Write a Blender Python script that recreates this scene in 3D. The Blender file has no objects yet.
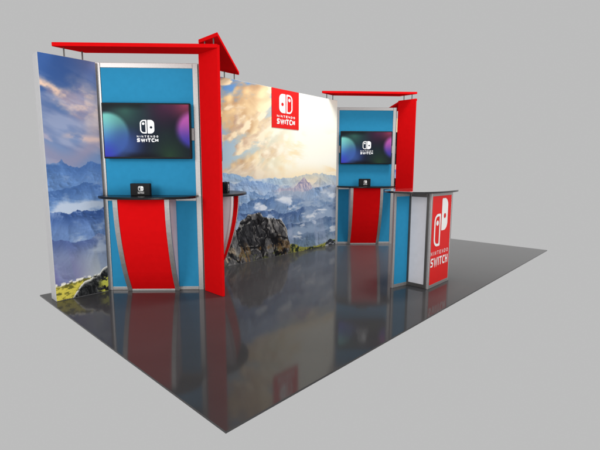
import bpy, bmesh, math
import numpy as np
from mathutils import Vector, Matrix

S = bpy.context.scene
COL = S.collection
R2 = math.sqrt(2.0)

# ------------------------------------------------------------------ camera
cam_d = bpy.data.cameras.new("camera")
cam = bpy.data.objects.new("camera", cam_d)
COL.objects.link(cam)
S.camera = cam
CAM = (-4.13714, -4.51585, 1.22634)
YAW, PITCH, ROLL, FPX = 0.81395, 0.13374, 0.00377, 404.497
f_ = Vector((math.sin(YAW) * math.cos(PITCH), math.cos(YAW) * math.cos(PITCH), -math.sin(PITCH)))
r_ = Vector((math.cos(YAW), -math.sin(YAW), 0))
u_ = r_.cross(f_)
rr = r_ * math.cos(ROLL) + u_ * math.sin(ROLL)
uu = u_ * math.cos(ROLL) - r_ * math.sin(ROLL)
cam.matrix_world = Matrix(((rr.x, uu.x, -f_.x, CAM[0]), (rr.y, uu.y, -f_.y, CAM[1]),
                           (rr.z, uu.z, -f_.z, CAM[2]), (0, 0, 0, 1)))
cam_d.sensor_fit = 'HORIZONTAL'
cam_d.sensor_width = 36
cam_d.lens = 36 * FPX / 600.0
cam_d.clip_start = 0.05
cam_d.clip_end = 500

# ------------------------------------------------------------------ world, lamps, exposure
W = bpy.data.worlds.new("World")
S.world = W
W.use_nodes = True
bg = W.node_tree.nodes['Background']
bg.inputs['Color'].default_value = (0.505, 0.505, 0.505, 1)
bg.inputs['Strength'].default_value = 1.0

def area(name, loc, target, size, power, color=(1, 1, 1)):
    d = bpy.data.lights.new(name, 'AREA')
    d.shape = 'SQUARE'
    d.size = size
    d.energy = power
    d.color = color
    o = bpy.data.objects.new(name, d)
    COL.objects.link(o)
    o.location = loc
    o.rotation_euler = (Vector(target) - Vector(loc)).to_track_quat('-Z', 'Y').to_euler()
    return o

area("key_lamp", (-6.4, -2.0, 2.5), (-1.9, -1.0, 1.6), 2.0, 88, (1.0, 0.985, 0.965))
area("front_lamp", (-0.6, -8.5, 3.4), (0.2, -0.8, 1.2), 3.0, 130, (1.0, 0.99, 0.97))
area("low_fill", (-5.4, -5.4, 0.10), (-0.8, -0.8, 2.2), 1.4, 84, (1.0, 0.99, 0.98))  # added fill without a fixture, brightens the canopy undersides
area("mural_fill", (0.9, -2.6, 5.4), (0.25, -0.4, 1.2), 1.2, 175, (1.0, 0.985, 0.95))  # added overhead fill, not a booth fixture, lifts the mural whites
S.view_settings.view_transform = 'Standard'
S.view_settings.look = 'None'
S.view_settings.exposure = 0.0
S.view_settings.gamma = 1.0
S.cycles.max_bounces = 8
S.cycles.use_denoising = True

# ------------------------------------------------------------------ materials
def lin(c):
    c = np.asarray(c, float) / 255.0
    return np.where(c <= 0.04045, c / 12.92, ((c + 0.055) / 1.055) ** 2.4)

def mat(name, color, rough=0.5, metal=0.0, spec=0.5, var=0.03, scale=18.0, rvar=0.05):
    m = bpy.data.materials.new(name)
    m.use_nodes = True
    nt = m.node_tree
    b = nt.nodes['Principled BSDF']
    b.inputs['Metallic'].default_value = metal
    b.inputs['Specular IOR Level'].default_value = spec
    tc = nt.nodes.new('ShaderNodeTexCoord')
    nz = nt.nodes.new('ShaderNodeTexNoise')
    nz.inputs['Scale'].default_value = scale
    nz.inputs['Detail'].default_value = 4
    nt.links.new(tc.outputs['Object'], nz.inputs['Vector'])
    rp = nt.nodes.new('ShaderNodeValToRGB')
    c = np.array(color, float)
    rp.color_ramp.elements[0].position = 0.3
    rp.color_ramp.elements[1].position = 0.7
    rp.color_ramp.elements[0].color = (*(c * (1 - var)), 1)
    rp.color_ramp.elements[1].color = (*np.minimum(c * (1 + var), 1), 1)
    nt.links.new(nz.outputs['Fac'], rp.inputs['Fac'])
    nt.links.new(rp.outputs['Color'], b.inputs['Base Color'])
    mr = nt.nodes.new('ShaderNodeMapRange')
    mr.inputs['To Min'].default_value = max(rough - rvar, 0.0)
    mr.inputs['To Max'].default_value = rough + rvar
    nt.links.new(nz.outputs['Fac'], mr.inputs['Value'])
    nt.links.new(mr.outputs['Result'], b.inputs['Roughness'])
    return m

M = {}
M['red'] = mat('red_laminate', (0.67, 0.005, 0.0065), 0.5, spec=0.0)
M['red_counter'] = mat('red_printed_panel', (0.78, 0.016, 0.015), 0.45, spec=0.12)
M['blue'] = mat('blue_panel', (0.030, 0.265, 0.485), 0.5, spec=0.0)
M['white'] = mat('white_panel', (0.62, 0.61, 0.64), 0.5, spec=0.3)
M['metal'] = mat('brushed_aluminium', (0.44, 0.43, 0.425), 0.42, metal=0.75, var=0.06, scale=60)
M['steel'] = mat('dark_steel', (0.12, 0.115, 0.11), 0.35, metal=0.8)
M['trim'] = mat('grey_edge_trim', (0.50, 0.50, 0.51), 0.5)
M['black'] = mat('black_gloss_laminate', (0.012, 0.012, 0.013), 0.05, spec=0.7, rvar=0.01)
M['shelf'] = mat('black_laminate', (0.008, 0.008, 0.009), 0.3, spec=0.2)
M['plastic'] = mat('black_plastic', (0.012, 0.012, 0.013), 0.5, spec=0.12)
M['ink'] = mat('white_ink', (0.93, 0.93, 0.92), 0.5, spec=0.2, var=0.01)
M['floor'] = mat('polished_dark_floor', (0.042, 0.041, 0.042), 0.085, spec=0.0, var=0.05, scale=3.0, rvar=0.01)

def polish(m, r0, knots, rough):
    """clear polish over a dark floor: mirror share rises with grazing angle"""
    nt = m.node_tree
    b = nt.nodes['Principled BSDF']
    out = nt.nodes['Material Output']
    lw = nt.nodes.new('ShaderNodeLayerWeight')
    lw.inputs['Blend'].default_value = 0.5
    cr = nt.nodes.new('ShaderNodeValToRGB')
    el = cr.color_ramp.elements
    el[0].position, el[0].color = 0.0, (r0, r0, r0, 1)
    el[1].position, el[1].color = 1.0, (0.95, 0.95, 0.95, 1)
    for p, v in knots:
        e_ = el.new(p)
        e_.color = (v, v, v, 1)
    gl = nt.nodes.new('ShaderNodeBsdfGlossy')
    gl.inputs['Roughness'].default_value = rough
    mx = nt.nodes.new('ShaderNodeMixShader')
    nt.links.new(lw.outputs['Facing'], cr.inputs['Fac'])
    nt.links.new(cr.outputs['Color'], mx.inputs['Fac'])
    nt.links.new(b.outputs['BSDF'], mx.inputs[1])
    nt.links.new(gl.outputs['BSDF'], mx.inputs[2])
    # rough gloss lobe added to veil the floor with grey sheen, only near grazing
    c2 = nt.nodes.new('ShaderNodeValToRGB')
    e2 = c2.color_ramp.elements
    e2[0].position, e2[0].color = 0.58, (0, 0, 0, 1)
    e2[1].position, e2[1].color = 1.0, (0.75, 0.75, 0.75, 1)
    for p, v in ((0.68, 0.03), (0.75, 0.11), (0.83, 0.27)):
        e_ = e2.new(p)
        e_.color = (v, v, v, 1)
    g2 = nt.nodes.new('ShaderNodeBsdfGlossy')
    g2.inputs['Roughness'].default_value = 0.42
    m2 = nt.nodes.new('ShaderNodeMixShader')
    nt.links.new(lw.outputs['Facing'], c2.inputs['Fac'])
    nt.links.new(c2.outputs['Color'], m2.inputs['Fac'])
    nt.links.new(mx.outputs['Shader'], m2.inputs[1])
    nt.links.new(g2.outputs['BSDF'], m2.inputs[2])
    nt.links.new(m2.outputs['Shader'], out.inputs['Surface'])

# facing value = 1 - cos(incidence)
polish(M['floor'], 0.03, ((0.45, 0.05), (0.60, 0.098), (0.68, 0.14), (0.75, 0.20), (0.83, 0.36), (0.9, 0.5)), 0.08)

def glow(name, color, s=1.0):
    m = bpy.data.materials.new(name)
    m.use_nodes = True
    b = m.node_tree.nodes['Principled BSDF']
    b.inputs['Base Color'].default_value = (0.01, 0.01, 0.01, 1)
    b.inputs['Emission Color'].default_value = (*color, 1)
    b.inputs['Emission Strength'].default_value = s
    b.inputs['Roughness'].default_value = 0.3
    return m

M['lit_white'] = glow('lit_screen_white', (0.95, 0.95, 0.96))

def attr_mat(name, emit=False, rough=0.55):
    m = bpy.data.materials.new(name)
    m.use_nodes = True
    nt = m.node_tree
    b = nt.nodes['Principled BSDF']
    a = nt.nodes.new('ShaderNodeAttribute')
    a.attribute_name = 'ink'
    if emit:
        b.inputs['Base Color'].default_value = (0.008, 0.008, 0.01, 1)
        nt.links.new(a.outputs['Color'], b.inputs['Emission Color'])
        b.inputs['Emission Strength'].default_value = 1.0
        b.inputs['Roughness'].default_value = 0.3
        b.inputs['Specular IOR Level'].default_value = 0.02
    else:
        nt.links.new(a.outputs['Color'], b.inputs['Base Color'])
        b.inputs['Roughness'].default_value = rough
        b.inputs['Specular IOR Level'].default_value = 0.15
    return m

M['print'] = attr_mat('printed_fabric')
M['screen'] = attr_mat('lit_screen', emit=True)

# ------------------------------------------------------------------ mesh helpers
class MB:
    def __init__(self):
        self.v, self.f = [], []

    def add(self, vs, fs):
        k = len(self.v)
        self.v += [tuple(p) for p in vs]
        self.f += [tuple(i + k for i in f) for f in fs]
        return self

    def box(self, x0, x1, y0, y1, z0, z1):
        return self.prism([(x0, y0), (x1, y0), (x1, y1), (x0, y1)], z0, z1)

    def prism(self, poly, z0, z1):
        a = sum(poly[i][0] * poly[(i + 1) % len(poly)][1] - poly[(i + 1) % len(poly)][0] * poly[i][1] for i in range(len(poly)))
        if a < 0:
            poly = poly[::-1]
        n = len(poly)
        vs = [(x, y, z0) for x, y in poly] + [(x, y, z1) for x, y in poly]
        fs = [tuple(range(n - 1, -1, -1)), tuple(range(n, 2 * n))]
        fs += [(i, (i + 1) % n, n + (i + 1) % n, n + i) for i in range(n)]
        return self.add(vs, fs)

    def extrude_x(self, prof, x0, x1):
        """profile of (y, z) swept along x"""
        a = sum(prof[i][0] * prof[(i + 1) % len(prof)][1] - prof[(i + 1) % len(prof)][0] * prof[i][1] for i in range(len(prof)))
        if a < 0:
            prof = prof[::-1]
        n = len(prof)
        vs = [(x0, y, z) for y, z in prof] + [(x1, y, z) for y, z in prof]
        fs = [tuple(range(n - 1, -1, -1)), tuple(range(n, 2 * n))]
        fs += [(i, (i + 1) % n, n + (i + 1) % n, n + i) for i in range(n)]
        return self.add(vs, fs)

    def rod(self, x, y, z0, z1, r, n=14):
        return self.prism([(x + r * math.cos(2 * math.pi * i / n), y + r * math.sin(2 * math.pi * i / n)) for i in range(n)], z0, z1)

    def build(self, name, m, parent=None, bevel=0.0, seg=2, smooth=False):
        me = bpy.data.meshes.new(name)
        me.from_pydata(self.v, [], self.f)
        me.update()
        me.materials.append(m)
        o = bpy.data.objects.new(name, me)
        COL.objects.link(o)
        if parent:
            o.parent = parent
        if smooth:
            for p in me.polygons:
                p.use_smooth = True
        if bevel:
            b = o.modifiers.new('bevel', 'BEVEL')
            b.width = bevel
            b.segments = seg
            b.limit_method = 'ANGLE'
            b.angle_limit = math.radians(35)
        return o

def thing(name, label, cat, loc=(0, 0, 0), rz=0.0, group=None):
    o = bpy.data.objects.new(name, None)
    COL.objects.link(o)
    o.empty_display_size = 0.1
    o.location = loc
    o.rotation_euler = (0, 0, rz)
    o['label'] = label
    o['category'] = cat
    if group:
        o['group'] = group
    return o

def dup(root, label, loc=None, rz=None):
    r = root.copy()
    COL.objects.link(r)
    r['label'] = label
    if loc is not None:
        r.location = loc
    if rz is not None:
        r.rotation_euler = (0, 0, rz)
    for ch in list(root.children):
        c = ch.copy()
        COL.objects.link(c)
        c.parent = r
        for g in list(ch.children):
            d = g.copy()
            COL.objects.link(d)
            d.parent = c
    return r

# ------------------------------------------------------------------ lettering and emblem (flat ink, facing -y)
GLY = {
    'N': [[(0, 0), (0, 1), (1, 0), (1, 1)]],
    'I': [[(0.5, 0), (0.5, 1)]],
    'T': [[(0, 1), (1, 1)], [(0.5, 0), (0.5, 1)]],
    'E': [[(1, 1), (0, 1), (0, 0), (1, 0)], [(0, 0.5), (0.85, 0.5)]],
    'D': [[(0, 0), (0, 1), (0.65, 1), (1, 0.72), (1, 0.28), (0.65, 0), (0, 0)]],
    'O': [[(0.3, 0), (0, 0.28), (0, 0.72), (0.3, 1), (0.7, 1), (1, 0.72), (1, 0.28), (0.7, 0), (0.3, 0)]],
    'S': [[(1, 1), (0.2, 1), (0, 0.86), (0, 0.62), (0.2, 0.5), (0.8, 0.5), (1, 0.38), (1, 0.14), (0.8, 0), (0, 0)]],
    'W': [[(0, 1), (0.26, 0), (0.5, 0.9), (0.74, 0), (1, 1)]],
    'C': [[(1, 1), (0.28, 1), (0, 0.74), (0, 0.26), (0.28, 0), (1, 0)]],
    'H': [[(0, 0), (0, 1)], [(1, 0), (1, 1)], [(0, 0.5), (1, 0.5)]],
}
WID = {'I': 0.25, 'W': 1.5, 'S': 0.95, 'C': 0.95}

def stroke(mb, pts, t, y):
    closed = pts[0] == pts[-1] and len(pts) > 2
    P = [Vector(p) for p in (pts[:-1] if closed else pts)]
    n = len(P)
    L, Rr = [], []
    for i in range(n):
        a = P[i - 1] if (i > 0 or closed) else None
        b = P[(i + 1) % n] if (i < n - 1 or closed) else None
        d1 = (P[i] - a).normalized() if a is not None else None
        d2 = (b - P[i]).normalized() if b is not None else None
        if d1 is None:
            nn = Vector((-d2.y, d2.x)); k = 1
        elif d2 is None:
            nn = Vector((-d1.y, d1.x)); k = 1
        else:
            n1, n2 = Vector((-d1.y, d1.x)), Vector((-d2.y, d2.x))
            nn = (n1 + n2).normalized()
            k = min(1 / max(nn.dot(n1), 0.2), 2.0)
        L.append(P[i] + nn * t * 0.5 * k)
        Rr.append(P[i] - nn * t * 0.5 * k)
    vs = [(p.x, y, p.y) for p in L] + [(p.x, y, p.y) for p in Rr]
    fs = []
    for i in range(n if closed else n - 1):
        j = (i + 1) % n
        fs.append((n + i, n + j, j, i))
    mb.add(vs, fs)

def text(mb, s, x0, x1, z0, z1, weight, gap, y=0.0):
    """block capitals fitted to the box x0..x1, z0..z1; weight and gap relative to the letter height / unit width"""
    h = z1 - z0
    units = sum(WID.get(c, 1.0) for c in s) + gap * (len(s) - 1)
    k = (x1 - x0) / units
    x = x0
    t = weight * h
    for c in s:
        w = WID.get(c, 1.0) * k
        for n_, pl in enumerate(GLY[c]):
            pts = []
            for (px, pz) in pl:
                X = x + t / 2 + px * (w - t) if c != 'I' else x + w / 2
                Z = z0 + t / 2 + pz * (h - t)
                pts.append((X, Z))
            # run free stroke ends out to the box, butt crossing strokes
            if c == 'I' or c in 'NH' or c == 'W':
                pts = [(a, (z1 if b > z0 + h * 0.9 else z0 if b < z0 + h * 0.1 else b)) if (c in 'IW' or i in (0, len(pts) - 1)) and not (c == 'H' and n_ == 2) else (a, b)
                       for i, (a, b) in enumerate(pts)]
            if c == 'T' and n_ == 0:
                pts = [(x, pts[0][1]), (x + w, pts[1][1])]
            if c == 'T' and n_ == 1:
                pts = [(pts[0][0], z0), (pts[1][0], z1 - t)]
            if c == 'H' and n_ == 2:
                pts = [(pts[0][0] + t / 2, pts[0][1]), (pts[1][0] - t / 2, pts[1][1])]
            if c == 'E' and n_ == 1:
                pts = [(pts[0][0] + t / 2, pts[0][1]), pts[1]]
            if c in 'ESC' and n_ == 0:
                pts[0] = (x + w, pts[0][1])
                pts[-1] = (x + w if c != 'S' else x, pts[-1][1])
            stroke(mb, pts, t, y)
        x += w + gap * k

def half_pad(x0, x1, z0, z1, r, outer_left, n=10):
    """counter-clockwise outline: big round corners on the outer side, nearly square on the inner"""
    q = 0.04 * (x1 - x0)
    rad = {'bl': r if outer_left else q, 'tl': r if outer_left else q, 'br': q if outer_left else r, 'tr': q if outer_left else r}
    pts = []
    for key, cx, cz, a0 in (('bl', x0, z0, 180), ('br', x1, z0, 270), ('tr', x1, z1, 0), ('tl', x0, z1, 90)):
        R = rad[key]
        ccx = cx + R if 'l' in key else cx - R
        ccz = cz + R if key[0] == 'b' else cz - R
        for i in range(n + 1):
            a = math.radians(a0 + 90 * i / n)
            pts.append((ccx + R * math.cos(a), ccz + R * math.sin(a)))
    return pts

def cast(poly, c, a):
    d = (math.cos(a), math.sin(a))
    best = None
    for i in range(len(poly)):
        p, q = poly[i], poly[(i + 1) % len(poly)]
        ex, ez = q[0] - p[0], q[1] - p[1]
        den = d[0] * ez - d[1] * ex
        if abs(den) < 1e-12:
            continue
        wx, wz = p[0] - c[0], p[1] - c[1]
        t = (wx * ez - wz * ex) / den
        s = (wx * d[1] - wz * d[0]) / den
        if t > 0 and -1e-6 <= s <= 1 + 1e-6 and (best is None or t > best):
            best = t
    return (c[0] + d[0] * best, c[1] + d[1] * best)

def between(mb, outer, inner, c, y, n=96):
    A = [cast(outer, c, 2 * math.pi * (i + .37) / n) for i in range(n)]
    B = [cast(inner, c, 2 * math.pi * (i + .37) / n) for i in range(n)]
    vs = [(p[0], y, p[1]) for p in A] + [(p[0], y, p[1]) for p in B]
    mb.add(vs, [(i, (i + 1) % n, n + (i + 1) % n, n + i) for i in range(n)])

def circle(cx, cz, r, n=28):
    return [(cx + r * math.cos(2 * math.pi * i / n), cz + r * math.sin(2 * math.pi * i / n)) for i in range(n)]

def emblem(mb, cx, z0, w, h, y=0.0, mirrored=False, lift=0.0, gap=0.06):
    """two rounded half pads side by side: one an outline with a dot, one solid with a round hole"""
    g = gap * w
    pw = (w - g) / 2
    t = 0.085 * w
    r = 0.56 * pw
    for side in (0, 1):
        left = side == 0
        x0 = cx - w / 2 if left else cx + g / 2
        x1 = x0 + pw
        b = z0 + (0 if left else lift)
        out = half_pad(x0, x1, b, b + h, r, left)
        outline = left != mirrored
        mid = ((x0 + x1) / 2, b + h / 2)
        if outline:
            inn = half_pad(x0 + t, x1 - t, b + t, b + h - t, max(r - t, 0.01 * w), left)
            between(mb, out, inn, mid, y)
            dc = circle(mid[0] + (0.00 * pw), b + h * 0.72, pw * 0.19)
            mb.add([(p[0], y, p[1]) for p in dc], [tuple(range(len(dc)))])
        else:
            hc = (mid[0] + (0.02 * pw), b + h * 0.45)
            between(mb, out, circle(hc[0], hc[1], pw * 0.19, 40), hc, y)

# ------------------------------------------------------------------ painted prints (numpy noise -> ink attribute)
def vnoise(x, y, seed):
    tab = np.random.RandomState(seed).rand(256, 256)
    xi, yi = np.floor(x).astype(int), np.floor(y).astype(int)
    fx, fy = x - xi, y - yi
    fx, fy = fx * fx * fx * (fx * (6 * fx - 15) + 10), fy * fy * fy * (fy * (6 * fy - 15) + 10)
    g = lambda a, b: tab[a & 255, b & 255]
    return (g(xi, yi) * (1 - fx) + g(xi + 1, yi) * fx) * (1 - fy) + (g(xi, yi + 1) * (1 - fx) + g(xi + 1, yi + 1) * fx) * fy

def fbm(x, y, seed, octs=6, gain=0.52):
    s, a, tot = 0, 1.0, 0
    for i in range(octs):
        s = s + a * vnoise(x * 2 ** i + 17.3 * i, y * 2 ** i + 5.1 * i, seed + i)
        tot += a
        a *= gain
    return s / tot

def ss(a, b, x):
    t = np.clip((x - a) / (b - a), 0, 1)
    return t * t * (3 - 2 * t)

def mix(a, b, t):
    t = np.asarray(t)[..., None]
    return np.asarray(a, float) * (1 - t) + np.asarray(b, float) * t

def ridged(x, y, seed, octs=5):
    s, a, tot = 0, 1.0, 0
    for i in range(octs):
        s = s + a * (1 - np.abs(2 * vnoise(x * 2 ** i + 3.7 * i, y * 2 ** i + 9.2 * i, seed + i) - 1))
        tot += a
        a *= 0.5
    return s / tot

def cumulus(img, X, Z, seed, sx, sz, lo, hi, lit, shade, sun):
    """billowy clouds lit from the sun's side"""
    def field(x, z):
        w1 = fbm(x * sx * .5 + 3, z * sz * .5, seed + 50, 3) - .5
        w2 = fbm(x * sx * .5, z * sz * .5 + 8, seed + 60, 3) - .5
        u, v = x * sx + w1 * .7, z * sz + w2 * .7
        soft = fbm(u, v, seed, 6, .46)
        low = fbm(u, v, seed, 4, .42)
        return soft * .72 + .28 * fbm(u * 2.3, v * 2.3, seed + 30, 6, .56), low + .10 * fbm(u * 3.1, v * 3.1, seed + 33, 4)
    n, l0 = field(X, Z)
    dx, dz = sun[0] - X, sun[1] - Z
    dl = np.sqrt(dx * dx + dz * dz) + 1e-4
    _, l1 = field(X + dx / dl * .09, Z + dz / dl * .09)
    a = ss(lo, hi, n)
    l = np.clip(.58 + (l0 - l1) * 4.2 - (n - hi) * .8, 0, 1)
    return mix(img, mix(shade, lit, l), a), a

def relief(X, Z, fx, fz, seed, octs=7, eps=.006, sun=(1, .55)):
    """slope of a ridged height field towards the sun: crisp lit and shaded facets, about -1..1"""
    def h(x, z):
        w = (fbm(x * fx * .5 + 2, z * fz * .5, seed + 40, 3) - .5) * 1.2
        return ridged(x * fx + w + z * fx * .25, z * fz - x * fz * .3 + w, seed, octs)
    g = h(X + eps * sun[0], Z + eps * sun[1]) - h(X - eps * sun[0], Z - eps * sun[1])
    return np.clip(g * (.085 / eps) / (.25 * fx + 1), -1, 1), h(X, Z)

def mountains(img, X, Z, base, amp, freq, seed, top, foot, mist, snow=0.0, mist_h=0.2, misty=.8, rel=1.0):
    r = base + amp * (ridged(X * freq, X * 0 + seed * .37, seed, 7) - .5) * 2
    d = r - Z
    a = ss(-0.003, 0.003, d)
    g, n = relief(X, Z, 3.4, 4.2, seed + 5)
    c = mix(top, foot, ss(0.0, mist_h, d))
    c = mix(c, c * .62, np.clip(-g, 0, 1) * .85 * rel)
    c = mix(c, np.minimum(c * 1.25 + 18, 255), np.clip(g, 0, 1) * .8 * rel)
    if snow:
        sn = ss(.15, .6, g + (n - .55)) * ss(0.10, 0.0, d) * snow
        c = mix(c, np.array([212, 224, 238.]), sn)
    m = fbm(X * 2.1 + seed, Z * 6.0, seed + 9, 6, .5)
    m = m * .75 + .25 * fbm(X * 9, Z * 18, seed + 13, 4) + .10 * ss(.02, mist_h, d)
    c = mix(c, mist, ss(.54, .74, m) * misty)
    return mix(img, c, a)

def cells(X, Z, seed, n, x0, x1, z0, z1, sx, sz, shear=0.0):
    """angular facets: per-cell random value and distance to the nearest crack"""
    rs = np.random.RandomState(seed)
    px, pz, val = rs.uniform(x0, x1, n), rs.uniform(z0, z1, n), rs.rand(n)
    wx = (fbm(X * 9, Z * 9, seed + 1, 4) - .5) * .10
    wz = (fbm(X * 9 + 5, Z * 9, seed + 2, 4) - .5) * .12
    f1, f2, v = np.full(X.shape, 9.), np.full(X.shape, 9.), np.zeros(X.shape)
    for a, b, c in zip(px, pz, val):
        d = np.sqrt(((X + wx + shear * (Z - b) - a) * sx) ** 2 + ((Z + wz - b) * sz) ** 2)
        near = d < f1
        f2 = np.where(near, f1, np.minimum(f2, d))
        v = np.where(near, c, v)
        f1 = np.where(near, d, f1)
    return v, f2 - f1

def paint_mural(X, Z):
    sun = (0.62, 1.50)
    d = np.sqrt(((X - .55) / 1.3) ** 2 + ((Z - 1.45) / 1.0) ** 2)
    warm = np.exp(-(d / .84) ** 2)
    img = mix([84, 138, 204], [158, 190, 216], ss(2.35, 1.35, Z))
    img = mix(img, np.array([255, 232, 180.]), np.clip(warm * 1.25, 0, 1))
    shade = mix([164, 122, 96], [250, 206, 132], np.clip(warm * 1.35, 0, 1))
    lit = mix([255, 214, 150], [255, 253, 230], np.clip(warm * 1.8, 0, 1))
    thr = .10 * ss(1.75, 2.25, Z) * ss(-.25, -.8, X)
    img, a = cumulus(img, X, Z - .22 * X, 11, 1.9, 2.6, .44 + thr, .57 + thr, lit, shade, sun)
    img, a = cumulus(img, X, Z - .2 * X, 37, 3.6, 6.4, .51, .63, mix([252, 226, 184], [255, 255, 244], warm), mix([186, 150, 128], [255, 236, 190], warm), sun)
    core = np.exp(-(((X - .78) / .78) ** 2 + ((Z - 2.05) / .80) ** 2))
    core2 = np.exp(-(((X - .60) / .42) ** 2 + ((Z - 1.36) / .50) ** 2))
    img = mix(img, np.array([255, 254, 240.]), np.clip(1.6 * core + 1.25 * core2, 0, 1))
    st = fbm(X * 2.2, Z * 8 + X, 77, 5)
    img = mix(img, np.array([250, 212, 150.]), ss(.50, .70, st) * ss(1.95, 1.5, Z) * ss(.12, .45, np.abs(X - .6)) * ss(-.3, .3, X) * .6)
    img = mix(img, mix([216, 204, 192], [255, 240, 205], warm), ss(1.40, 1.08, Z) * .75)
    img = mountains(img, X, Z, 1.11, .11, 2.3, 201, [148, 180, 214], [186, 204, 222], [224, 224, 224], .3, .2, .8, .5)
    img = mountains(img, X, Z, 1.02, .13, 2.0, 215, [128, 160, 204], [168, 188, 216], [214, 216, 224], .3, .2, .8, .7)
    img = mix(img, np.array([255, 226, 176.]), np.exp(-(((X - .50) / .55) ** 2 + ((Z - 1.10) / .13) ** 2)) * .60)
    pk = .95 + .17 * np.clip(1 - np.abs(X - .36) / .24, 0, 1) ** 1.2 + .09 * (ridged(X * 7, X * 0 + 4.1, 260, 5) - .5)
    gk, _ = relief(X, Z, 6.0, 6.0, 263)
    img = mix(img, mix([104, 108, 156], [206, 186, 196], np.clip(gk * .9 + .42, 0, 1)), ss(-.004, .004, pk - Z) * .75 * ss(.70, .45, np.abs(X - .36)))
    img = mountains(img, X, Z, .93, .10, 2.6, 221, [110, 142, 184], [146, 170, 200], [206, 212, 220], .25, .2, .8, .75)
    img = mountains(img, X, Z, .80, .09, 2.2, 241, [86, 118, 164], [120, 148, 186], [190, 202, 216], .25, .2, .8, .75)
    img = mountains(img, X, Z, .64, .09, 2.4, 301, [74, 102, 148], [106, 134, 172], [176, 190, 212], .1, .2, .8, .75)
    img = mountains(img, X, Z, .44, .08, 2.8, 321, [70, 96, 136], [102, 130, 164], [156, 176, 202], .0, .2, .8, .7)
    img = mountains(img, X, Z, .25, .05, 3.4, 331, [84, 108, 140], [118, 142, 164], [160, 176, 196], .0)
    hz = fbm(X * 1.6 + 4, Z * 3.4, 95, 6, .5)
    img = mix(img, mix([150, 172, 200], [214, 206, 204], ss(.7, 1.05, Z)), ss(.44, .70, hz) * ss(1.15, .9, Z) * ss(.12, .3, Z) * .62)
    sh = fbm(X * 7 + Z * 1.2, Z * .6, 91, 4)
    img = mix(img, np.array([178, 188, 214.]), ss(.5, .72, sh) * ss(.72, .3, Z) * ss(-.25, .1, X) * .42)
    puff, _ = cumulus(img, X, Z, 57, 3.6, 8.5, .55, .68, np.array([236, 240, 246.]), np.array([160, 182, 216.]), (.6, 1.4))
    img = mix(img, puff, ss(1.0, .8, Z) * ss(.1, .25, Z) * .8)
    lip = .062 + .085 * np.exp(-((X - .12) / .13) ** 2) + .05 * ss(.75, 1.05, X) + .02 * (fbm(X * 14, X * 0, 99, 4) - .5) - .02 * ss(.3, .7, X)
    g = fbm(X * 26, Z * 34, 103, 5)
    gcol = mix([42, 52, 40], [158, 158, 76], ss(.40, .66, g + .18 * ss(.04, 0., lip - Z)))
    img = mix(img, gcol, ss(-.010, .012, lip - Z + .03 * (g - .5)) * ss(-.2, .1, X))
    rk = .03 + .085 * np.clip(1 - np.abs(X - 1.0) / .13, 0, 1) ** .6
    img = mix(img, mix([48, 52, 60], [168, 172, 176], ss(.45, .65, fbm(X * 16, Z * 22, 111, 5))), ss(-.004, .004, rk - Z) * ss(.86, .9, X))
    # boulder: uneven crag with cracked facets
    prof_x = np.array([-1.2, -1.10, -1.03, -.98, -.90, -.86, -.78, -.74, -.63, -.52, -.47, -.38, -.20, -.12, -.05, .00, .015, .06, .08, .2])
    prof_z = np.array([.05, .14, .31, .445, .475, .575, .590, .640, .650, .665, .590, .572, .540, .530, .445, .36, .25, .16, .05, -.05])
    top = np.interp(X, prof_x, prof_z) + .022 * (fbm(X * 8, X * 0 + 2, 121, 6, .58) - .5) + .016 * (ridged(X * 15, X * 0, 131, 4) - .5)
    dd = top - Z
    g2, n2 = relief(X + Z * .35, Z * .45, 9.0, 6.0, 157, 6, .004, (.9, .5))
    c1, e1 = cells(X, Z, 151, 26, -1.2, .2, -.05, .7, 1.6, 1.0, .35)
    c2, e2 = cells(X, Z, 153, 120, -1.2, .2, -.05, .7, 1.5, 1.0, .30)
    fine = fbm(X * 34, Z * 24, 161, 5)
    t = .10 + .42 * c1 + .26 * c2 + .16 * g2 + (fine - .5) * .40
    t = np.clip(t + .16 * ss(.22, .0, dd) - .10, 0, 1)
    rc = mix([20, 21, 25], [172, 170, 168], t)
    rc = mix(rc, np.array([13, 13, 16.]), ss(.045, .005, e1) * .8 + ss(.02, .002, e2) * .35)
    rc = mix(rc, np.array([186, 182, 174.]), ss(.075, .05, e1) * ss(.03, .05, e1) * ss(.48, .58, fine) * .6)
    rc = mix(rc, np.array([206, 204, 198.]), ss(.026, .0, dd) * ss(-.1, .25, g2 + fine - .5))
    rim = ss(.07, .0, np.abs(X + .03 - (.5 - Z) * .17)) * ss(-.1, .3, g2 + (fine - .5))
    rc = mix(rc, np.array([192, 184, 170.]), rim * .75)
    lich = ss(.58, .68, fbm(X * 5 + 4, Z * 6, 171, 5)) * ss(.40, .12, Z) * ss(-.5, .2, g2)
    rc = mix(rc, mix([92, 68, 40], [178, 138, 86], fine), lich * .7)
    rc = mix(rc, np.array([196, 174, 146.]), ss(.50, .62, fbm(X * 8, Z * 10 + 3, 181, 5)) * ss(.30, .18, Z) * ss(-.7, -1.0, X) * ss(-.3, .3, g2) * .8)
    tuft = ss(.56, .66, fbm(X * 12, Z * 16, 187, 5)) * ss(.16, .03, Z)
    rc = mix(rc, mix([52, 62, 36], [140, 142, 66], fine), tuft * .7)
    img = mix(img, rc, ss(-.003, .003, dd) * ss(.2, .12, X))
    return img

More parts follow.
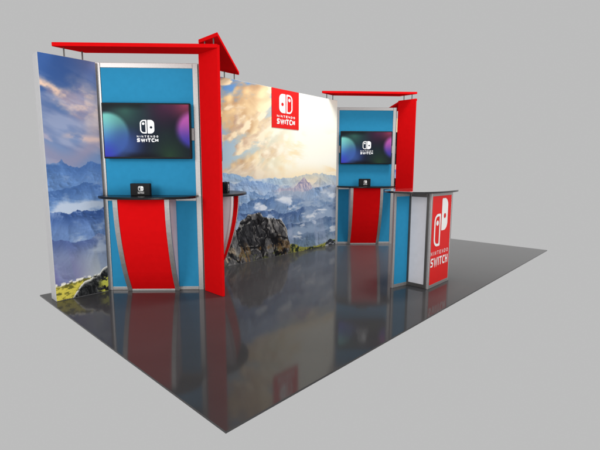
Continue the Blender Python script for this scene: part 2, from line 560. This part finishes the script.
def paint_wing(X, Z, right=False):
    """X 0..0.48, Z 0..2.24"""
    s0 = 700 if right else 400
    if right:
        img = mix([252, 236, 196], [240, 216, 202], ss(2.0, 1.4, Z))
    else:
        img = mix([52, 86, 146], [112, 140, 184], ss(2.15, 1.45, Z))
        img = mix(img, np.array([52, 92, 156.]), ss(.25, 0, X) * ss(1.7, 2.1, Z) * .6)
        img = mix(img, np.array([112, 116, 152.]), ss(.15, .5, X) * ss(1.98, 2.24, Z) * .75)
        w = fbm(X * 4, Z * 5, s0, 5)
        mask = np.exp(-((Z - 1.80 + .55 * (X - .33) + (w - .5) * .35) / (.045 + .16 * ss(.1, .4, X))) ** 2)
        n = fbm(X * 7 + 2, Z * 10, s0 + 4, 6)
        img = mix(img, mix([168, 152, 166], [250, 212, 184], ss(.34, .6, n + .25 * (X - .2))), mask * ss(.28, .5, w + .35 * X) * .95)
        t2, _ = cumulus(img, X, Z + .3 * X, s0 + 10, 4.0, 9.0, .50, .66, np.array([206, 190, 198.]), np.array([110, 124, 166.]), (.6, 1.6))
        img = mix(img, t2, ss(1.66, 1.5, Z) * .9)
        t3, _ = cumulus(img, X, Z + .35 * X, s0 + 24, 2.6, 7.0, .44, .66, np.array([172, 176, 200.]), np.array([100, 118, 162.]), (.6, 1.6))
        img = mix(img, t3, .6 * ss(2.2, 1.9, Z))
        b2 = np.exp(-((Z - 1.40 + .10 * np.sin(X * 9)) / .10) ** 2)
        img = mix(img, np.array([150, 144, 168.]), b2 * .7)
        b3 = np.exp(-((Z - 1.52 + .1 * (w - .5)) / .035) ** 2) * ss(.3, .55, n)
        img = mix(img, np.array([226, 196, 184.]), b3 * .8 * ss(.08, .3, X))
    k = 1.0 if not right else 1.25
    c = lambda *v: np.minimum(np.array(v, float) * k, 255)
    img = mountains(img, X, Z, 1.26, .08, 4.0, s0 + 41, c(72, 110, 168), c(96, 134, 188), c(160, 178, 208), .2, .16, .7, .6)
    img = mountains(img, X, Z, 1.04, .08, 3.4, s0 + 51, c(70, 108, 166), c(108, 144, 194), c(200, 212, 228), .3, .2, .9, .55)
    img = mountains(img, X, Z, .80, .07, 4.0, s0 + 61, c(58, 90, 150), c(104, 134, 184), c(190, 204, 222), .3, .2, .9, .55)
    img = mountains(img, X, Z, .56, .07, 3.6, s0 + 71, c(82, 102, 154), c(126, 142, 172), c(172, 184, 202), .1, .2, .9, .5)
    sh = fbm(X * 8 + Z * 1.2, Z * .9, s0 + 80, 4)
    img = mix(img, mix([108, 106, 160], [172, 178, 184], ss(.05, .4, X)), ss(.60, .2, Z) * (.40 + .45 * ss(.42, .66, sh)))
    lip = .150 + .10 * X + .02 * (fbm(X * 20, X * 0, s0 + 90, 4) - .5)
    g = fbm(X * 30, Z * 46, s0 + 93, 5)
    img = mix(img, mix([104, 102, 44], [214, 202, 84], ss(.36, .62, g)), ss(-.006, .010, lip - Z + .02 * (g - .5)))
    img = mix(img, np.array([240, 238, 226.]), ss(.022, .006, np.abs(lip - Z)) * ss(.42, .5, g))
    rk = np.interp(X, [0, .13, .18, .26, .33, .40, .44, .48], [-.05, -.02, .07, .15, .17, .20, .25, .27]) + .03 * (fbm(X * 26, X * 0, s0 + 96, 4) - .5)
    f2 = fbm(X * 22, Z * 40, s0 + 99, 5)
    gw, _ = relief(X + 3, Z, 12., 14., s0 + 110, 6, .003)
    rc = mix([14, 16, 18], [104, 106, 106], np.clip(.25 + .5 * gw + (f2 - .5) * .6, 0, 1))
    rc = mix(rc, np.array([236, 234, 224.]), ss(.036, .004, rk - Z) * ss(.38, .5, f2 + .05))
    rc = mix(rc, np.array([206, 206, 80.]), ss(.36, .44, X) * ss(.12, .05, np.abs(Z - .03 - .6 * (X - .38))) * ss(.5, .6, g) * .9)
    img = mix(img, rc, ss(-.003, .004, rk - Z))
    return img

def paint_screen(U, V):
    """U, V 0..1, V up; aspect 1.68"""
    A = 1.68
    def blob(cu, cv, r, soft):
        return ss(r + soft, r - soft, np.sqrt(((U - cu) * A) ** 2 + (V - cv) ** 2))
    img = mix([20, 26, 36], [15, 16, 28], V)
    img = mix(img, np.array([30, 42, 84.]), blob(.36, .34, .14, .62) * .9)
    img = mix(img, np.array([62, 116, 100.]), blob(.26, .90, .22, .48) * .95)
    img = mix(img, np.array([34, 60, 62.]), blob(.48, .80, .05, .40) * .8)
    img = mix(img, np.array([44, 78, 44.]), blob(.76, .04, .18, .42) * .85)
    img = mix(img, np.array([30, 52, 48.]), blob(.72, .42, .10, .40) * .7)
    img = mix(img, np.array([112, 48, 84.]), blob(.72, .98, .16, .45) * .8)
    img = mix(img, np.array([206, 76, 112.]), blob(.97, 1.02, .14, .34) * .9)
    disc = mix([130, 216, 206], [62, 108, 196], ss(.80, .16, V))
    img = mix(img, disc, blob(.04, .42, .42, .05) * (0.60 + .36 * ss(.25, 0, U)))
    img = mix(img, np.array([66, 98, 172.]), blob(.24, .22, .24, .22) * .75)
    img = mix(img, np.array([58, 48, 180.]), blob(.02, .02, .14, .24) * .85)
    disc2 = mix([206, 98, 190], [72, 64, 176], ss(.72, .25, V))
    img = mix(img, disc2, blob(1.06, .52, .34, .08) * .85)
    img = mix(img, np.array([12, 13, 18.]), ss(.12, .0, V) * ss(.15, .35, U) * ss(.75, .5, U) * .7)
    img = mix(img, np.array([10, 14, 16.]), ss(.86, 1.0, V) * ss(.55, .4, U) * .7)
    return img

def painted_sheet(name, m, x0, x1, z0, z1, nx, nz, fn, parent, y=0.0):
    xs, zs = np.linspace(x0, x1, nx), np.linspace(z0, z1, nz)
    X, Z = np.meshgrid(xs, zs)
    rgb = lin(np.clip(fn(X, Z), 0, 255))
    co = np.stack([X, np.full_like(X, y), Z], -1).reshape(-1, 3)
    i = np.arange((nz - 1) * (nx - 1))
    a = (i // (nx - 1)) * nx + i % (nx - 1)
    faces = np.stack([a, a + 1, a + nx + 1, a + nx], -1)
    me = bpy.data.meshes.new(name)
    me.vertices.add(len(co))
    me.vertices.foreach_set('co', co.astype(np.float32).ravel())
    me.loops.add(faces.size)
    me.loops.foreach_set('vertex_index', faces.astype(np.int32).ravel())
    me.polygons.add(len(faces))
    me.polygons.foreach_set('loop_start', np.arange(0, faces.size, 4, dtype=np.int32))
    me.update(calc_edges=True)
    at = me.color_attributes.new('ink', 'FLOAT_COLOR', 'POINT')
    at.data.foreach_set('color', np.concatenate([rgb.reshape(-1, 3), np.ones((len(co), 1))], 1).astype(np.float32).ravel())
    me.materials.append(m)
    o = bpy.data.objects.new(name, me)
    COL.objects.link(o)
    o.parent = parent
    return o

# ================================================================== SETTING: dark polished booth floor
fl = MB().box(-3.09, 3.09, -3.048, 0.0, -0.012, 0.0).build('floor', M['floor'])
fl['kind'] = 'structure'

# ================================================================== BACK WALL PANELS
YF = -0.346            # face plane of the printed walls

def graphic_wall(name, label, x0, x1, h, depth, fn, nx, nz):
    t = thing(name, label, 'wall panel', ((x0 + x1) / 2, YF, 0))
    hw = (x1 - x0) / 2
    MB().box(-hw, hw, 0.0, depth, 0.0, h).build('frame', M['trim'], t, 0.004)
    painted_sheet('graphic_print', M['print'], -hw + .004, hw - .004, .004, h - .004, nx, nz, fn, t, -0.003)
    return t

mural = graphic_wall('graphic_wall', 'wide tall centre wall printed with golden clouds, blue mountains and a dark boulder',
                     -1.14, 1.14, 2.342, 0.10, paint_mural, 460, 480)
graphic_wall('graphic_wall', 'narrow wall panel left of the left tower, printed with dusky blue sky and yellow grass',
             -3.043, -2.561, 2.24, 0.14, lambda X, Z: paint_wing(X + .241, Z), 160, 480)
graphic_wall('graphic_wall', 'pale cream printed wall panel glimpsed in the slit beside the right red fin',
             2.561, 3.043, 2.24, 0.14, lambda X, Z: paint_wing(.241 - X, Z, True), 160, 480)

# red sign with emblem printed at the top of the mural
sg = MB().box(-0.296, 0.234, -0.010, -0.004, 1.811, 2.338).build('logo_sign', M['red_counter'], mural)
e = MB()
emblem(e, -0.031, 2.02, 0.262, 0.258, -0.0125, mirrored=True)
e.build('emblem', M['ink'], sg)
e = MB()
text(e, 'NINTENDO', -0.205, 0.150, 1.958, 1.989, 0.26, 0.55, -0.0125)
text(e, 'SWITCH', -0.205, 0.150, 1.866, 1.940, 0.25, 0.22, -0.0125)
e.build('lettering', M['ink'], sg)

# ================================================================== TOWERS
X0 = 1.86
PITCH_A, PITCH_B = math.radians(-45), math.radians(45)
def face_loc(xc, side):
    """origin of a tower face (its lower left corner seen from the front)"""
    return (xc - .683, -.329, 0) if side == 'l' else (xc + .022, -.990, 0)
def face_rot(side):
    return PITCH_A if side == 'l' else PITCH_B

# ---- framed display wall (local: x along the face, -y towards the viewer)
def make_wall(label):
    t = thing('display_wall', label, 'display wall', group='framed blue walls of the two towers')
    D, s0, s1 = .045, -.022, .957
    H = 2.245
    MB().prism([(s0, 0), (s0 + .05, 0), (s0 + .05, D), (s0 + D, D)], 0, H).build('post', M['metal'], t, .003)
    MB().prism([(s1 - .05, 0), (s1, 0), (s1 - D, D), (s1 - .05, D)], 0, H).build('post', M['metal'], t, .003)
    a, b = s0 + .0505, s1 - .0505
    MB().box(a, b, 0.001, D, 2.197, H - .001).build('rail', M['metal'], t, .003)
    MB().box(a, b, 0.001, D, .920, .958).build('rail', M['metal'], t, .003)
    MB().box(a, b, 0.001, D, 0.001, .036).build('rail', M['metal'], t, .003)
    MB().box(a, b, .008, .030, .9585, 2.1965).build('infill_panel', M['blue'], t)
    MB().box(a, b, .008, .030, .0365, .9195).build('infill_panel', M['blue'], t)
    return t

# ---- bow fronted counter fixed to a display wall
def bow(s):
    u = (s - .4675) / .4675
    return .075 + .315 * math.sqrt(max(1 - u * u * .96, 0)) if abs(u) <= 1 else .075

PROF = [(.275, .955), (.272, .86), (.262, .75), (.245, .64), (.222, .53), (.193, .42), (.158, .31), (.117, .20), (.070, .10), (.024, .012)]
def make_counter(label):
    t = thing('kiosk_counter', label, 'counter', group='bow fronted counters on the towers')
    n = 40
    ss_ = [.003 + (.929 * i / n) for i in range(n + 1)]
    poly = [(s, -bow(s)) for s in ss_] + [(.932, -.002), (.003, -.002)]
    MB().prism(poly, .957, .979).build('countertop', M['shelf'], t, .004)
    def ribbon(name, m, s0, s1, fo, th, z0, z1):
        """curved sheet following the profile, outer face fo in front of it"""
        pts = []
        for k in range(25):
            z = z0 + (z1 - z0) * k / 24
            f = np.interp(z, [p[1] for p in PROF][::-1], [p[0] for p in PROF][::-1])
            pts.append((f, z))
        prof = [(-(f + fo), z) for f, z in pts] + [(-(f + fo - th), z) for f, z in pts[::-1]]
        return MB().extrude_x(prof, s0, s1).build(name, m, t)
    ribbon('front_panel', M['red'], .238, .672, .0, .010, .022, .9565)
    ribbon('edge_strip', M['metal'], .193, .2375, .006, .022, .002, .9565)
    ribbon('edge_strip', M['metal'], .6725, .717, .006, .022, .002, .9565)
    MB().box(.238, .672, -.034, -.004, .001, .0215).build('foot_rail', M['metal'], t, .002)
    for s in (.205, .685):
        pts = []
        for k in range(25):
            z = .018 + (.938) * k / 24
            f = np.interp(z, [p[1] for p in PROF][::-1], [p[0] for p in PROF][::-1]) - .017
            pts.append((-max(f, .004), z))
        prof = pts + [(-.002, .956), (-.002, .018)]
        MB().extrude_x(prof, s, s + .020).build('side_panel', M['white'], t)
    return t

# ---- television
def make_tv(label):
    t = thing('television', label, 'television', group='wall mounted televisions on the towers')
    MB().box(.0285, .9065, -.0195, -.001, 1.515, 1.632).build('mount_bar', M['metal'], t, .002)
    h = MB().box(.047, .887, -.065, -.020, 1.335, 1.862).build('housing', M['plastic'], t, .006)
    w, hh = .816, .496
    sc = painted_sheet('screen', M['screen'], .059, .059 + w, 1.352, 1.352 + hh, 200, 124,
                       lambda X, Z: paint_screen((X - .059) / w, (Z - 1.352) / hh), t, -.0665)
    cx = .474
    e = MB()
    emblem(e, cx, 1.575, .136, .128, -.0685)
    e.build('emblem', M['lit_white'], sc)
    e = MB()
    text(e, 'NINTENDO', cx - .102, cx + .102, 1.537, 1.556, .24, .75, -.0685)
    text(e, 'SWITCH', cx - .102, cx + .102, 1.494, 1.529, .27, .22, -.0685)
    e.build('lettering', M['lit_white'], sc)
    return t

# ---- console dock on the counter
def make_dock(label):
    t = thing('console_dock', label, 'console dock', group='small black console docks on the counters')
    w, d, z = .188, .052, .118
    # U shaped cradle: front plate, back plate and floor
    MB().box(-w / 2, w / 2, -d / 2, -d / 2 + .012, 0.0, z).build('front_shell', M['plastic'], t, .006, 3)
    MB().box(-w / 2, w / 2, d / 2 - .024, d / 2, 0.0, z).build('back_shell', M['plastic'], t, .006, 3)
    MB().box(-w / 2 + .004, w / 2 - .004, -d / 2 + .0125, d / 2 - .0245, 0.0, .03).build('cradle', M['plastic'], t)
    e = MB()
    emblem(e, 0.008, .046, .050, .046, -d / 2 - .0015)
    e.build('emblem', M['ink'], t)
    e = MB()
    text(e, 'NINTENDO', -.022, .038, .0335, .0395, .24, .7, -d / 2 - .0015)
    text(e, 'SWITCH', -.022, .038, .0205, .0305, .26, .22, -d / 2 - .0015)
    e.build('lettering', M['ink'], t)
    return t

protos = {'wall': make_wall('x'), 'counter': make_counter('x'), 'tv': make_tv('x'), 'dock': make_dock('x')}
LBL = {
    ('wall', 'l', 0): 'grey framed blue display wall of the left tower, facing the viewer',
    ('wall', 'r', 0): 'framed blue display wall on the far side of the left tower, behind its red fin',
    ('wall', 'l', 1): 'grey framed blue display wall of the right tower, beside the mural and its red fin',
    ('wall', 'r', 1): 'framed blue display wall on the far side of the right tower, behind its red fin',
    ('counter', 'l', 0): 'red bow fronted counter with black top on the left tower, seen from the front',
    ('counter', 'r', 0): 'bow fronted counter seen sideways just right of the left fin, in front of the mural',
    ('counter', 'l', 1): 'red bow fronted counter with black top on the right tower, beside the mural',
    ('counter', 'r', 1): 'bow fronted counter on the hidden far side of the right tower',
    ('tv', 'l', 0): 'large lit television with colourful glow on the left tower, left of the red fin',
    ('tv', 'r', 0): 'television hidden behind the left red fin, on the far side of the left tower',
    ('tv', 'l', 1): 'smaller looking lit television on the right tower, right of the mural',
    ('tv', 'r', 1): 'black television edge glimpsed in the slit between the right tower and its red fin',
    ('dock', 'l', 0): 'black console dock with white emblem on the left tower counter, under the television',
    ('dock', 'r', 0): 'black console dock seen sideways, peeking out right of the left red fin',
    ('dock', 'l', 1): 'black console dock with white emblem on the right tower counter, under the television',
    ('dock', 'r', 1): 'black console dock glimpsed in the slit beside the right red fin',
}
DOCK_S = {('l', 0): .400, ('r', 0): .47, ('l', 1): .445, ('r', 1): .47}
used = set()
for k in (0, 1):
    xc = -X0 if k == 0 else X0
    for side in ('l', 'r'):
        loc, rz = face_loc(xc, side), face_rot(side)
        for kind in ('wall', 'counter', 'tv', 'dock'):
            L = loc
            if kind == 'dock':
                s, f = DOCK_S[(side, k)], (.105 if side == 'l' else .165)
                cr, sr = math.cos(rz), math.sin(rz)
                L = (loc[0] + s * cr + f * sr, loc[1] + s * sr - f * cr, .9795)
            lab = LBL[(kind, side, k)]
            if kind not in used:
                used.add(kind)
                o = protos[kind]
                o.location, o.rotation_euler, o['label'] = L, (0, 0, rz), lab
            else:
                dup(protos[kind], lab, L, rz)

# ---- red divider fins
for k in (0, 1):
    xc = -X0 if k == 0 else X0
    o = MB().box(-.014, .014, -.155, .155, 0.0, 2.35).build('divider_fin', M['red'], None, .005)
    o.location = (xc, -1.190, 0)
    o['label'] = ('tall red fin standing at the front edge of the left tower' if k == 0
                  else 'tall red fin at the right tower, standing behind the white topped reception counter')
    o['category'] = 'divider fin'
    o['group'] = 'red fins of the two towers'

# ---- red canopies on thin standoffs
def canopy(xc, sgn, zb, label, wall_top, wall_rods, fin_rods):
    """sgn -1: left half, +1: right half of a tower roof"""
    end = .0155 if fin_rods is None else -.014
    pts = [(1.068, -.293), (.767, -.293), (end, -1.045), (end, -1.352 - .0)]
    # rounded tip
    poly = []
    n = len(pts)
    for i in range(n):
        p, a, b = Vector(pts[i]), Vector(pts[i - 1]), Vector(pts[(i + 1) % n])
        r = .045 if i == 0 else .004
        d1, d2 = (a - p).normalized(), (b - p).normalized()
        for q in range(7):
            u = q / 6
            poly.append(p + d1 * r * (1 - u) ** 2 + d2 * r * u ** 2)
    t = thing('canopy', label, 'canopy', (xc, 0, zb), 0, 'red canopies over the towers')
    MB().prism([(sgn * p.x, p.y) for p in poly], 0, .032).build('canopy_board', M['red'], t, .008, 3)
    for x in wall_rods:
        MB().rod(x - xc, YF + .022, wall_top - zb, 0.0, .0065).build('standoff_rod', M['steel'], t)
    for y in fin_rods or ():
        MB().rod(0.0, y, 2.35 - zb, 0.0, .0065).build('standoff_rod', M['steel'], t)
    return t

canopy(-X0, -1, 2.319, 'red canopy over the left tower screen, reaching to the left printed panel', 2.24, (-2.82, -2.665), None)
canopy(-X0, 1, 2.420, 'red canopy right of the left fin, seen edge-on above the mural corner', 2.342, (-1.05, -.90), (-1.13, -1.27))
canopy(X0, -1, 2.420, 'long red canopy over the right tower screen, raised on thin rods', 2.342, (.90, 1.05), (-1.13, -1.27))
canopy(X0, 1, 2.319, 'red canopy mostly hidden behind the top of the right fin', 2.24, (2.665, 2.82), None)

# ================================================================== RECEPTION COUNTER
rc = thing('reception_counter', 'free-standing reception counter with red emblem front, white side and blue wing', 'counter', (0.012, -2.676, 0))
H = 1.004
# corners: front +-.255 at y=0; sides run back to y=.25; wings go out to +-.468 at y=.30
for sg_ in (-1, 1):
    MB().box(sg_ * .255 - .0125 * (1 + sg_), sg_ * .255 + .0125 * (1 - sg_), 0, .025, 0, H).build('post', M['metal'], rc, .003)
    MB().box(sg_ * .243 - .012, sg_ * .243 + .012, .0255, .055, 0, H).build('post', M['steel'], rc, .003)
    # side: frame rails and white panel
    xi, xo = sorted((sg_ * .243 - .009, sg_ * .243 + .009))
    MB().box(xi, xo, .0555, .2295, .001, .040).build('rail', M['steel'], rc, .002)
    MB().box(xi, xo, .0555, .2295, H - .044, H - .001).build('rail', M['steel'], rc, .002)
    MB().box(xi + .004, xo - .004, .0555, .2295, .0405, H - .0445).build('side_panel', M['white'], rc)
    MB().box(sg_ * .237 - .013, sg_ * .237 + .013, .230, .258, 0, H).build('post', M['steel'], rc, .003)
    # wing, in a frame turned slightly back
    p0, p1 = Vector((sg_ * .252, .249)), Vector((sg_ * .470, .300))
    dr = (p1 - p0).normalized()
    nr = Vector((-dr.y, dr.x)) if sg_ > 0 else Vector((dr.y, -dr.x))
    Lw = (p1 - p0).length
    def wing(name, m, a, b, d0, d1, z0, z1, bev=0.0):
        q = [p0 + dr * a + nr * d0, p0 + dr * b + nr * d0, p0 + dr * b + nr * d1, p0 + dr * a + nr * d1]
        return MB().prism([(v.x, v.y) for v in q], z0, z1).build(name, m, rc, bev)
    wing('post', M['metal'], Lw - .026, Lw, -.004, .026, 0, H, .003)
    wing('rail', M['metal'], .001, Lw - .0265, -.003, .022, .001, .036, .002)
    wing('rail', M['metal'], .001, Lw - .0265, -.003, .022, H - .040, H - .001, .002)
    wing('wing_panel', M['blue'], .001, Lw - .0265, .004, .018, .0365, H - .0405)
MB().box(-.2295, .2295, .001, .022, .001, .036).build('rail', M['metal'], rc, .002)
MB().box(-.2295, .2295, .001, .022, H - .034, H - .001).build('rail', M['metal'], rc, .002)
fp = MB().box(-.2295, .2295, .005, .020, .0365, H - .0345).build('front_panel', M['red_counter'], rc)
e = MB()
emblem(e, -.008, .436, .315, .345, .0035, lift=.160, gap=.07)
e.build('emblem', M['ink'], fp)
e = MB()
text(e, 'NINTENDO', -.216, .196, .346, .386, .16, .75, .0035)
text(e, 'SWITCH', -.212, .198, .224, .316, .19, .24, .0035)
e.build('lettering', M['ink'], fp)
# top: black gloss, bowed at the back and front
tp = []
for i in range(64):
    a = 2 * math.pi * i / 64
    ca, sa = math.cos(a), math.sin(a)
    tp.append((-.024 + .52 * math.copysign(abs(ca) ** .75, ca), .225 + .30 * math.copysign(abs(sa) ** .75, sa)))
ct = MB().prism(tp, H + .0005, H + .019).build('countertop', M['black'], rc, .003)
M['mirror'] = mat('polished_top_laminate', (0.90, 0.90, 0.90), 0.06, metal=0.95, var=0.01, rvar=0.01)
MB().prism([(-.024 + (x + .024) * .992, .225 + (y - .225) * .988) for x, y in tp], H + .0185, H + .021).build('polished_surface', M['mirror'], ct)
